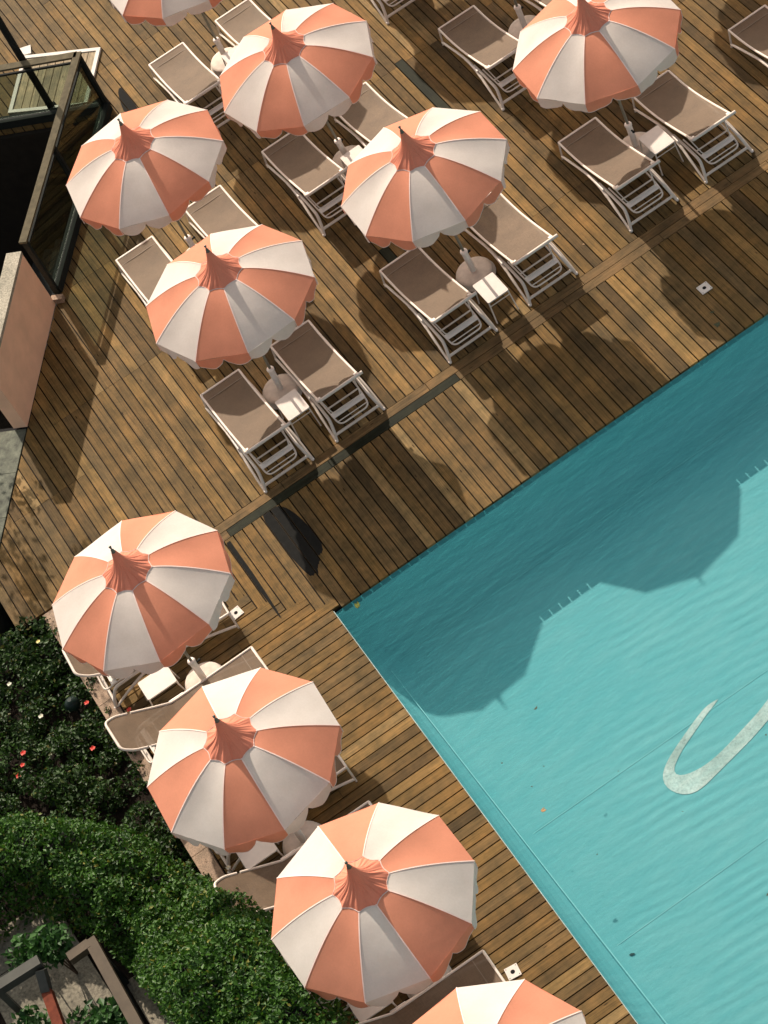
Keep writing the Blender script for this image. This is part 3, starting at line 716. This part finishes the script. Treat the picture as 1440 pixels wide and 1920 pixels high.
# ------------------------------------------------------------------ parasols
NP = 10; RR = 1.25; ZR = 2.285; ZT = 2.66; RC = .325
def rad(tt): return RC*.75 + (RR - RC*.75)*tt
def prof_z(tt): return ZR + (ZT + .055 - ZR) * (1 - tt**1.65)
def make_parasol(seed=0):
    root = empty('parasol'); vr = random.Random(100 + seed)
    wob = [(vr.uniform(.012,.032), vr.uniform(-.35,.35), vr.uniform(-.012,.012), vr.uniform(0,6.28)) for _ in range(10)]
    m = MB(); nr, na = 12, 8
    for k in range(NP):
        a0, a1 = 2*math.pi*k/NP, 2*math.pi*(k+1)/NP
        rows = []
        for i in range(nr+1):
            tt = i/nr; r = rad(tt); z = prof_z(tt); row = []
            for j_ in range(na+1):
                u = j_/na
                x = r*((1-u)*math.cos(a0) + u*math.cos(a1)); y = r*((1-u)*math.sin(a0) + u*math.sin(a1))
                w_ = wob[k]; sag = w_[0]*math.sin(math.pi*u)*math.sin(math.pi*tt) + .004*math.sin(math.pi*u)*math.sin(9*tt + 6*u*w_[1] + w_[3])*tt + w_[2]*math.sin(2*math.pi*u)*tt*.5
                row.append((x, y, z - sag))
            rows.append(row)
        m.grid(rows, mi=k % 2)
    # piping along the seams
    for k in range(NP):
        a = 2*math.pi*k/NP; ca, sa = math.cos(a), math.sin(a); L_ = []; R_ = []
        for i in range(nr+1):
            tt = i/nr; r = rad(tt); z = prof_z(tt) + .004
            L_.append((r*ca - .007*-sa, r*sa - .007*ca, z)); R_.append((r*ca + .007*-sa, r*sa + .007*ca, z))
        m.grid([R_, L_], mi=2)
    m.build('canopy', [M['coral'], M['cwhite'], M['piping']], root)
    # scalloped valance
    m = MB(); rnd_ = random.Random(3 + seed)
    for k in range(NP):
        a0, a1 = 2*math.pi*k/NP, 2*math.pi*(k+1)/NP; nn = 20; top = []; mid = []; bot = []; pip = []
        fl = [rnd_.uniform(-.02, .035) for _ in range(3)]
        for j_ in range(nn+1):
            u = j_/nn
            cx = (1-u)*math.cos(a0) + u*math.cos(a1); cy = (1-u)*math.sin(a0) + u*math.sin(a1)
            dd = abs(u-.5)/.5
            dep = .055 + .135*min(1, (dd/.42))**.5 - .035*max(0, (dd-.7)/.3)**2
            out = .018*math.sin(2*math.pi*u*2 + k) + fl[0]*math.sin(math.pi*u)
            top.append((RR*cx, RR*cy, ZR - .0)); 
            mid.append(((RR+out*.5-.004)*cx, (RR+out*.5-.004)*cy, ZR - dep*.5))
            bot.append(((RR+out-.016)*cx, (RR+out-.016)*cy, ZR - dep)); pip.append(((RR+out-.015)*cx, (RR+out-.015)*cy, ZR - dep - .010))
        m.grid([top, mid, bot], mi=k % 2); m.grid([bot, pip], mi=2)
        ca, sa = math.cos(a0), math.sin(a0); m.tube([(RR*1.002*ca, RR*1.002*sa, ZR), (RR*.992*ca, RR*.992*sa, ZR-.15)], .005, 4, 2)
    m.build('valance', [M['coral'], M['cwhite'], M['piping']], root)
    # pleated pagoda cap
    m = MB(); seg = 160; prof = [(1.0, -.012), (.96, .0), (.85, .025), (.68, .058), (.52, .097), (.40, .145), (.30, .205), (.22, .275), (.16, .35), (.12, .41), (.09, .455)]
    rg = random.Random(5 + seed); ph = [rg.uniform(0, 6.28) for _ in range(6)]
    rows = []
    for q, (fr_, dz) in enumerate(prof):
        row = []
        for j_ in range(seg):
            a = 2*math.pi*j_/seg; u = (a*NP/(2*math.pi)) % 1
            scal = 1 - .12*math.sin(math.pi*u)**.8*max(0, 1-max(0,q-1)*.3)
            pleat = (.0045*math.sin(a*33+ph[0]+1.5*math.sin(a*3)) + .006*math.sin(a*19+ph[1]+2*math.sin(a*2)) + .003*math.sin(a*53+ph[2])) * min(1, fr_*2.2) * (0.25 if q == 0 else .6 if q == 1 else 1)
            r = .345*fr_*scal*(1 + pleat*.4)
            row.append((r*math.cos(a), r*math.sin(a), ZT + .058 + dz*.92 + pleat*.85))
        rows.append(row)
    m.grid(rows, closed=True)
    cap = m.build('vent_cap', M['cap'], root)
    m = MB(); inner = rows[0]; outr = [(x*1.035, y*1.035, z-.008) for x, y, z in inner]; m.grid([[(x, y, z+.002) for x, y, z in inner], [(x*1.018, y*1.018, z+.008) for x, y, z in inner], outr], closed=True); m.build('cap_piping', M['piping'], cap)
    m = MB(); m.lathe([(.032, 3.09), (.030, 3.13), (.022, 3.16), (.024, 3.175), (.012, 3.19), (.011, 3.225), (.018, 3.235), (.018, 3.25), (.006, 3.262)], 12); m.build('finial', M['finial'], cap)
    m = MB(); m.tube([(0,0,.50),(0,0,3.08)], .021, 12); m.build('pole', M['pole'], root)
    m = MB(); m.tube([(0,0,.10),(0,0,.56)], .047, 14); m.lathe([(.056,.545),(.058,.565),(.05,.585),(.03,.59)], 14); m.build('base_tube', M['plastic'], root)
    m = MB(); m.tube([(.04,-.02,.47),(.085,-.045,.47)], .014, 8); m.lathe([(.02,0),(.02,.02),(.008,.024)], 10, (.085,-.045,.46)); m.build('clamp_knob', M['black'], root)
    m = MB(); m.lathe([(.30,.0),(.31,.012),(.31,.03),(.295,.04),(.285,.05),(.285,.098),(.272,.118),(.23,.128),(.06,.134)], 40); m.build('base', M['base'], root)
    for k in range(NP):
        a = 2*math.pi*k/NP; ca, sa = math.cos(a), math.sin(a)
        m = MB(); m.tube([(r_*ca, r_*sa, z_) for r_, z_ in [(.04, ZT+.035)] + [(rad(t_), prof_z(t_)-.022) for t_ in (.1,.35,.6,.8,.97)]], .008, 6); m.build('rib', M['pole'], root)
    m = MB(); m.lathe([(.05, ZT+.01), (.05, ZT+.05)], 12); m.lathe([(.045, 2.1), (.045, 2.16)], 12); m.build('hub', M['pole'], root)
    return root
PV = [make_parasol(i) for i in range(4)]
H36 = math.pi/5
PR = [ # x, y, phase, first panel coral?, tiltx, tilty, scale, label
 (4.515, 3.736, 0.917, 0, -.032, .015, 'striped parasol in the middle of the deck, right of the front left one'),
 (4.256, 7.230, 1.169, 0, -.053, -.022, 'striped parasol at top centre, finial overlapping a shaded lounger'),
 (1.483, 7.299, 1.418, 1, -.004, -.016, 'striped parasol at upper left next to the glass railing'),
 (1.214, 3.973, 1.315, 0, .026, .001, 'striped parasol with a small dark speck, over the front left lounger pair'),
 (7.590, 3.986, -.381, 1, -.006, .024, 'striped parasol at upper right with its finial cut by the top edge'),
 (-2.040, 0.273, 1.334, 1, .002, .019, 'striped parasol nearest the pool corner, first in the garden side row'),
 (-2.125, -2.842, 1.522, 0, .003, -.009, 'striped parasol second in the garden side row, over the speckled side table'),
 (-1.806, -5.551, 1.607, 1, .006, -.030, 'striped parasol third in the garden side row, touching the tall hedge'),
 (-1.852, -8.382, 372.049, 0, .002, -.013, 'striped parasol cut off by the bottom edge'),
 (3.87, 10.86, R(197)+H36, 1, 0, 0, 'striped parasol cut off by the top edge, above the railing corner'),
 (7.75, 7.46, .9, 0, 0, 0, 'parasol beyond the top edge, only its cream base showing beside a lounger'),
]
pi_ = 0
for i, (x, y, ph, coral, tx, ty, lab) in enumerate(PR):
    o = PV[i] if i < 4 else copy_tree(PV[i % 4])
    rz = ph - H36 if coral else ph
    ax = Vector((tx, ty, 1)).normalized()
    o.rotation_mode = 'QUATERNION'
    o.rotation_quaternion = Vector((0,0,1)).rotation_difference(ax) @ Matrix.Rotation(rz, 3, 'Z').to_quaternion()
    o.location = (x, y, 0); tag(o, lab, 'parasol', 'coral and white striped parasols')
# parasols just outside the picture whose shadows fall into it
for x, y in ((10.75, 4.0), (10.85, 7.45), (7.35, 10.95)):
    o = copy_tree(PV[1]); o.rotation_quaternion = Matrix.Rotation(x, 3, 'Z').to_quaternion(); o.location = (x, y, 0)
    tag(o, 'parasol standing just outside the picture, its shadow on the deck at upper right', 'parasol', 'coral and white striped parasols')

# ------------------------------------------------------------------ deck plates (power sockets)
for i, (x, y, lab) in enumerate([(-1.177, 1.007, 'white square deck plate with a dark hole beside the first garden side parasol'), (6.795, 1.049, 'white square deck plate with a dark hole alone on the pool side boards at right'), (-.915, -6.103, 'white square deck plate with a dark hole beside the bottom parasol')]):
    h = empty('deck_plate', (x, y, 0.004), R([6, 0, -8][i]))
    m = MB(); m.obox((0,0,.006), (.085,0,0), (0,.085,0), (0,0,.005)); m.build('plate', M['white'], h)
    m = MB(); m.lathe([(.028, .0115), (.028, .0135)], 16); m.build('hole_cover', M['hole'], h)
    for sx in (-1,1):
        for sy in (-1,1): m = MB(); m.lathe([(.006, .0115), (.006, .0125)], 8, (sx*.065, sy*.065, 0)); m.build('screw', M['hole'], h)
    tag(h, lab, 'floor plate', 'white deck plates')

# near-black flat sheets laid on the boards
sm = MB(); blob(sm, [(-.09,2.2),(.05,2.28),(.24,2.1),(.33,1.7),(.35,1.25),(.29,1.05),(.20,1.02),(.10,.92),(.02,.76),(-.06,.80),(-.10,1.15),(-.14,1.6)]); sm.build('dark_patch', M['patch'])
tag(bpy.data.objects['dark_patch'], 'large dark mark on the boards near the pool corner', 'patch', 'dark marks on the deck')
sm = MB(); blob(sm, [(-.70,2.17),(-.66,2.1),(-.67,1.4),(-.70,.62),(-.725,.62),(-.74,1.4),(-.74,2.1)]); o = sm.build('dark_patch', M['patch'])
tag(o, 'long thin dark streak along a board beside the first garden side parasol', 'patch', 'dark marks on the deck')
sm = MB(); blob(sm, [(2.26,11.87),(2.15,11.83),(2.02,11.3),(2.08,11.1),(2.2,11.1),(2.25,11.4)], 0.42); o = sm.build('dark_patch', M['patch'])
tag(o, 'short dark mark on the boards between railing corner and upper left parasol', 'patch', 'dark marks on the deck')

# ------------------------------------------------------------------ leaves on water and deck
def leafobj(x, y, z, s, mat, label, name='fallen_leaf'):
    m = MB(); rr = random.Random(int(x*1000)); n = 5
    for q in range(rr.choice([1,2,2,3])):
        a = rr.uniform(0, 6.28); d = Vector((math.cos(a), math.sin(a), 0)); e_ = Vector((-d.y, d.x, 0)); c = Vector((rr.uniform(-s,s)*.5, rr.uniform(-s,s)*.5, 0))
        L_ = s; Wd = s*rr.uniform(.3,.5)
        pts = [c - d*L_, c - d*L_*.3 + e_*Wd, c + d*L_*.5 + e_*Wd*.7, c + d*L_, c + d*L_*.5 - e_*Wd*.7, c - d*L_*.3 - e_*Wd]
        m.face([(p_.x, p_.y, .001*q) for p_ in pts]); m.face([(p_.x, p_.y, .001*q - .003) for p_ in reversed(pts)])
        for b_ in range(6):
            p1, p2 = pts[b_], pts[(b_+1) % 6]; m.face([(p1.x,p1.y,.001*q-.003),(p2.x,p2.y,.001*q-.003),(p2.x,p2.y,.001*q),(p1.x,p1.y,.001*q)])
    o = m.build(name, mat); o.location = (x, y, z); return tag(o, label, 'leaf', 'leaves on the water and the deck')
leafobj(.235, -.02, -.062, .055, M['yleaf'], 'yellow green leaf floating at the pool corner')
leafobj(.55, -4.43, -.062, .035, M['bleaf'], 'brown leaf floating on the pale water left of the painted lettering')
leafobj(1.276, -3.115, -.062, .025, M['dleaf'], 'small dark leaf on the sunlit water near the parasol shadow tip')
leafobj(2.07, -7.195, -.062, .022, M['dleaf'], 'tiny dark leaf at the right edge of the water')
leafobj(.404, -6.292, FZ+.01, .04, M['lampgreen'], 'dark leaf sunk on the pool floor near the garden side edge')
leafobj(6.55, .392, .006, .05, M['dleaf'], 'dark leaf on the deck close to the pool edge at right')
leafobj(6.62, .62, .006, .035, M['dleaf'], 'smaller dark leaf on the deck just above the pool edge leaf')
leafobj(6.0, 3.05, .006, .02, M['bleaf'], 'brown leaf on the deck left of the front right loungers')
for (x, y) in ((.9,-3.9),(.75,-5.4),(1.9,-5.6),(.5,-3.5),(1.6,-4.6),(.62,-4.05),(3.3,-5.4)):
    leafobj(x, y, -.062, .012, M['dleaf'], 'tiny dark speck of a leaf floating on the open water')

# ------------------------------------------------------------------ planting
def leafcards(mb, pts, size, up=.5, rng=random, n_each=1):
    for p_ in pts:
        P0 = Vector(p_)
        s = size*rng.uniform(.6, 1.35); a = rng.uniform(0, 6.283)
        nrm = Vector((rng.gauss(0,1), rng.gauss(0,1), rng.gauss(0,1)+up*2.4)).normalized()
        d = nrm.cross(Vector((math.cos(a), math.sin(a), .3))).normalized(); e_ = nrm.cross(d)
        r = rng.random()*.98+.01
        mb.face([P0 - d*s*.5, P0 + e_*s*.27 + nrm*s*.06, P0 + d*s*.5, P0 - e_*s*.27 + nrm*s*.06], 0, None, r)
def inside(poly, x, y):
    c = False; n = len(poly)
    for i in range(n):
        (x1, y1_), (x2, y2) = poly[i], poly[i-1]
        if (y1_ > y) != (y2 > y) and x < (x2-x1)*(y-y1_)/(y2-y1_)+x1: c = not c
    return c
from mathutils import noise as mn
# tall hedge mass
HP = [(-9,.6),(-5.2,.15),(-4.5,-.45),(-3.85,-1.35),(-3.55,-2.2),(-3.32,-2.75),(-3.05,-3.55),(-2.90,-4.4),(-2.82,-5.2),(-2.76,-6.5),(-2.8,-9.5),(-4.4,-9.5),(-4.5,-5.2),(-4.75,-3.4),(-5.0,-2.1),(-5.6,-1.2),(-9,-1.0)]
def hh(x, y):
    b = .75 + 1.6*max(0, min(1, (-3.0 - y)/2.1))
    return b + .28*mn.noise(Vector((x*1.4, y*1.4, 0))) + .13*mn.noise(Vector((x*4, y*4, 3)))
rg = random.Random(21)
hm = MB(); pts = []
def edged(x, y):
    return min(math.hypot(x-px, y-py) for px, py in HPS)
HPS = []
for i in range(len(HP)):
    a, b = HP[i], HP[(i+1) % len(HP)]; L_ = math.dist(a, b); k = max(1, int(L_/.15))
    HPS += [(a[0]+(b[0]-a[0])*t_/k, a[1]+(b[1]-a[1])*t_/k) for t_ in range(k)]
tries = 0
while len(pts) < 66000 and tries < 300000:
    tries += 1
    x, y = rg.uniform(-7.6, -2.72), rg.uniform(-8.5, .6)
    if not inside(HP, x, y): continue
    e_ = edged(x, y); hgt = hh(x, y)
    drop = max(0, .35 - e_)*1.5
    top = hgt - drop - .0
    if mn.noise(Vector((x*3.1, y*3.1, 7))) < -.33 and rg.random() < .8: top -= .3
    z = top - abs(rg.gauss(0, .09))
    if e_ < .2 and rg.random() < .6: z = rg.uniform(-.3, top)
    pts.append((x + rg.gauss(0,.02), y + rg.gauss(0,.02), z))
leafcards(hm, [p_ for i_, p_ in enumerate(pts) if i_ % 3], .056, .6, rg); leafcards(hm, pts[::3], .078, .3, rg)
hroot = empty('hedge', (-4, -4, -.35))
ho = hm.build('foliage', M['leaf'], hroot); ho.location = (4, 4, .35)
# dark woody core
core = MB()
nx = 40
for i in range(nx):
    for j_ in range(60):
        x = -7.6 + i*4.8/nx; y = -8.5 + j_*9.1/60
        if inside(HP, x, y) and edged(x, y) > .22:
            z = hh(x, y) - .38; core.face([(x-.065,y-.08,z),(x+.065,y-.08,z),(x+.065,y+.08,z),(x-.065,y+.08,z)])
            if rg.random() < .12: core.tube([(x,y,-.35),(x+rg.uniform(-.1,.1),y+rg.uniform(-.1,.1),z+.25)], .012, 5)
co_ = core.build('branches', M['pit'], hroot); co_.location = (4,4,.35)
tag(hroot, 'tall dense green hedge beside the garden side parasols at lower left', 'hedge')

# low flower bed
bed = MB(); pts = []; BP = [(-9,3.0),(-3.42,3.0),(-3.40,-2.3),(-3.9,-1.3),(-4.6,-.4),(-5.3,.2),(-9,.7)]
cl = []
for _ in range(620):
    x, y = rg.uniform(-7, -3.35), rg.uniform(-2.2, 3.0)
    if inside(BP, x, y): cl.append((x, y, rg.uniform(.08,.24), rg.uniform(-.30, .06 if x > -5 else .1)))
for q_ in range(26): cl.append((rg.uniform(-3.5,-3.28), -2.5 + q_*.17 + rg.uniform(-.1,.1) - .3, rg.uniform(.06,.13), rg.uniform(-.1,.12)))
for (x, y) in ((-3.55,2.75),(-3.7,2.95),(-3.95,2.9),(-4.2,2.95),(-4.4,2.8),(-3.5,2.45),(-3.85,2.6),(-4.1,2.6)): cl.append((x, y, .22, .12))
for cx, cy, cr, cz in cl:
    for _ in range(int(70*cr/.15)):
        a = rg.uniform(0,6.28); r = cr*math.sqrt(rg.random()); pts.append((cx + r*math.cos(a), cy + r*math.sin(a), cz - .25*(r/cr)**2*cr*2 + rg.gauss(0,.03)))
leafcards(bed, pts[::2], .052, .4, rg); leafcards(bed, pts[1::2], .072, .6, rg)
for cx, cy, cr, cz in cl[::2]:
    for _ in range(3): bed.tube([(cx,cy,-.35),(cx+rg.uniform(-cr,cr),cy+rg.uniform(-cr,cr),cz)], .004, 4)
tag(bed.build('flower_bed_plants', M['leafbed']), 'low leafy plants covering the dark flower bed', 'plants', kind='stuff')

def flower(x, y, z, r, mat, label):
    root = empty('rose', (x, y, -.35)); m = MB(); rr = random.Random(int(abs(x*977)))
    for ring, (n, rad_, tz, tilt) in enumerate(((5, r, 0, .35), (4, r*.66, .012, .8), (3, r*.35, .02, 1.3))):
        for q in range(n):
            a = 2*math.pi*q/n + ring + rr.uniform(-.2,.2); d = Vector((math.cos(a), math.sin(a), 0)); e_ = Vector((-d.y, d.x, 0)); up = Vector((0,0,1))
            b0 = up*(z+.35+tz); o1 = d*rad_*math.cos(tilt) + up*rad_*math.sin(tilt)
            m.face([b0, b0+o1*.6-e_*rad_*.5, b0+o1-e_*rad_*.22, b0+o1+e_*rad_*.22, b0+o1*.6+e_*rad_*.5], 0, None, rr.random()*.9+.05)
    m.build('petals', mat, root); m = MB(); m.tube([(.02,.02,0),(0,0,z+.35)], .004, 5, 0); m.build('stem', M['leafdark'], root)
    tag(root, label, 'flower', 'flowers in the bed')
G_ = (-.36, -.58)   # drift in x,y per metre of height keeps a bloom over its spot
def fl(px, py, z, r, mat, lab): flower(px + .065*z, py - .85*z, z, r*1.08, mat, lab)
fl(-3.56,1.20,.10,.035,M['red'],'small coral red rose overhanging the stone kerb by the first garden side lounger')
fl(-3.12,.67,.12,.035,M['red'],'coral rose under the first garden side lounger close to the white table')
fl(-3.81,.47,.05,.038,M['red'],'red rose in the bed near the sunlit lounger backrest')
fl(-4.65,1.10,.05,.040,M['red'],'bright red rose, uppermost of the three at the left of the bed')
fl(-4.74,.93,.05,.034,M['red'],'red rose in the middle of the three at the left of the bed')
fl(-4.86,.81,.02,.040,M['red'],'red rose lowest of the three at the left of the bed')
fl(-4.34,2.29,.05,.034,M['petalwhite'],'white rose at the left edge of the flower bed')
fl(-4.19,1.47,.05,.036,M['petalwhite'],'white rose below the dark garden globe in the bed')
fl(-3.69,2.64,.15,.030,M['petalyellow'],'pale yellow rose where the bed meets the deck')
fl(-3.12,-2.42,.25,.034,M['petalwhite'],'white rose beside the speckled side table')
gl = empty('garden_globe', (-3.74, 1.36, -.35))
m = MB(); m.lathe([(.02,0),(.02,.22)], 10); m.build('stake', M['black'], gl)
m = MB(); m.lathe([(.03*0+.11*math.sin(a_), .32-.11*math.cos(a_)) for a_ in [i*math.pi/12 for i in range(13)]][1:-1], 20); m.build('globe', M['lampgreen'], gl)
tag(gl, 'dark green round garden lamp globe standing among the bed plants', 'garden lamp')

# slabs and frames at the lower left corner
for (pts4, lab) in (([(-5.30,-.97),(-6.6,-.93),(-6.6,-1.56),(-5.30,-1.59)], 'pale mottled concrete slab at the corner of the lower left path'),
                    ([(-5.30,-1.605),(-6.6,-1.575),(-6.6,-2.95),(-5.24,-2.95)], 'large concrete slab under the brown frame at lower left'),
                    ([(-4.70,-2.8),(-5.02,-2.79),(-5.0,-4.6),(-4.66,-4.6)], 'narrow sunlit slab strip between the brown frame and the hedge')):
    m = MB(); m.prism(pts4, -.36, -.28); o = m.build('path_slab', M['slab'])
    bm = bmesh.new(); bm.from_mesh(o.data); bmesh.ops.recalc_face_normals(bm, faces=bm.faces); bm.to_mesh(o.data); bm.free()
    tag(o, lab, 'paving slab', 'slabs at the lower left')
fr = empty('steel_frame', (-5.0, -2.7, -.35))
def rel(p_): return (p_[0]+5.0, p_[1]+2.7, p_[2]+.35)
m = MB(); m.bar(rel((-5.0,-2.70,.75)), rel((-5.02,-5.2,.75)), .15, .12); m.build('top_beam', M['brownframe'], fr)
m = MB(); m.bar(rel((-5.03,-2.745,.753)), rel((-5.34,-2.75,.753)), .13, .12); m.build('cross_beam', M['brownframe'], fr)
for yy in (-2.8, -4.9): m = MB(); m.bar(rel((-5.02, yy,-.3)), rel((-5.02, yy,.68)), .09, .09); m.build('post', M['black'], fr)
m = MB(); m.bar(rel((-5.05,-2.9,-.25)), rel((-5.15,-4.9,-.25)), .04, .04); m.build('low_rail', M['black'], fr)
tag(fr, 'brown painted steel frame over the slabs at lower left', 'frame')
f2 = empty('gate_frame', (-5.7, -2.6, -.35))
def rel2(p_): return (p_[0]+5.7, p_[1]+2.6, p_[2]+.35)
m = MB(); m.bar(rel2((-5.66,-2.56,.8)), rel2((-6.8,-2.50,.8)), .14, .14); m.build('top_beam', M['greyframe'], f2)
m = MB(); m.bar(rel2((-5.71,-2.66,.79)), rel2((-5.80,-2.86,.62)), .12, .12); m.build('elbow', M['greyframe'], f2)
m = MB(); m.bar(rel2((-5.80,-2.86,.60)), rel2((-5.95,-3.75,.45)), .13, .13); m.build('rusty_arm', M['rust'], f2)
m = MB(); m.bar(rel2((-6.3,-2.52,-.3)), rel2((-6.3,-2.52,.72)), .08, .08); m.build('post', M['greyframe'], f2)
tag(f2, 'grey steel gate frame with a rusty red arm at the lower left corner', 'gate frame')

# broad leaved shrubs around the frames
def shrub(cx, cy, cz, r, n, size, label, lo=-.35):
    root = empty('shrub', (cx, cy, lo)); m = MB(); rr = random.Random(int(abs(cx*100)+n)); pts = []
    for _ in range(n):
        v = Vector((rr.gauss(0,1), rr.gauss(0,1), rr.gauss(0,1))).normalized() * r * rr.random()**.4
        v.z *= .7; pts.append((v.x, v.y, v.z + cz - lo))
    leafcards(m, pts, size, .45, rr); m.build('foliage', M['leafdark'], root)
    m = MB()
    for _ in range(5):
        m.tube([(0,0,0),(rr.uniform(-.1,.1),rr.uniform(-.1,.1),(cz-lo)*.6),(rr.uniform(-r,r)*.6,rr.uniform(-r,r)*.6,cz-lo)], [.012,.009,.005], 5)
    m.build('stems', M['bark'], root)
    tag(root, label, 'shrub', 'broad leaved shrubs at the lower left')
shrub(-5.50,-2.25,.55,.30,330,.13,'broad leaved shrub spilling over the concrete slab between the two frames')
shrub(-5.85,-2.05,.45,.28,200,.11,'broad leaved shrub behind the grey gate frame at the left edge')
shrub(-5.28,-3.55,.35,.28,240,.12,'broad leaved shrub at the bottom, right of the rusty arm')
shrub(-6.25,-2.95,.25,.32,300,.11,'broad leaved shrub in the bottom left corner under the gate frame')
shrub(-5.62,-3.3,.10,.34,260,.10,'low broad leaved shrub growing over the slab below the rusty arm')
# tree outside the left edge that dapples the deck and shades the paving
tr = empty('shade_tree', (-3.9, 8.9, -3.39)); m = MB()
m.tube([(0,0,0),(.05,.1,2.5),(-.05,.0,4.6),(.1,.1,6.4)], [.14,.12,.09,.04], 10); 
for a_ in range(7):
    m.tube([(0,0,4.0+a_*.3),(math.cos(a_*2.4)*.6,math.sin(a_*2.4)*.6,4.7+a_*.3),(math.cos(a_*2.4)*1.1,math.sin(a_*2.4)*1.1,5.2+a_*.28)], [.05,.035,.015], 6)
m.build('trunk', M['bark'], tr)
m = MB(); pts = []; rr = random.Random(4)
for _ in range(46):
    c = Vector((rr.gauss(0,.85), rr.gauss(0,1.0), rr.uniform(4.6,7.0))); s = rr.uniform(.14,.36)
    for _q in range(90): pts.append(tuple(c + Vector((rr.gauss(0,s*.6), rr.gauss(0,s*.6), rr.gauss(0,s*.5)))))
leafcards(m, pts, .11, .3, rr); m.build('crown', M['leaf'], tr)
tag(tr, 'leafy tree standing left of the deck whose shadow dapples the boards and paving', 'tree')
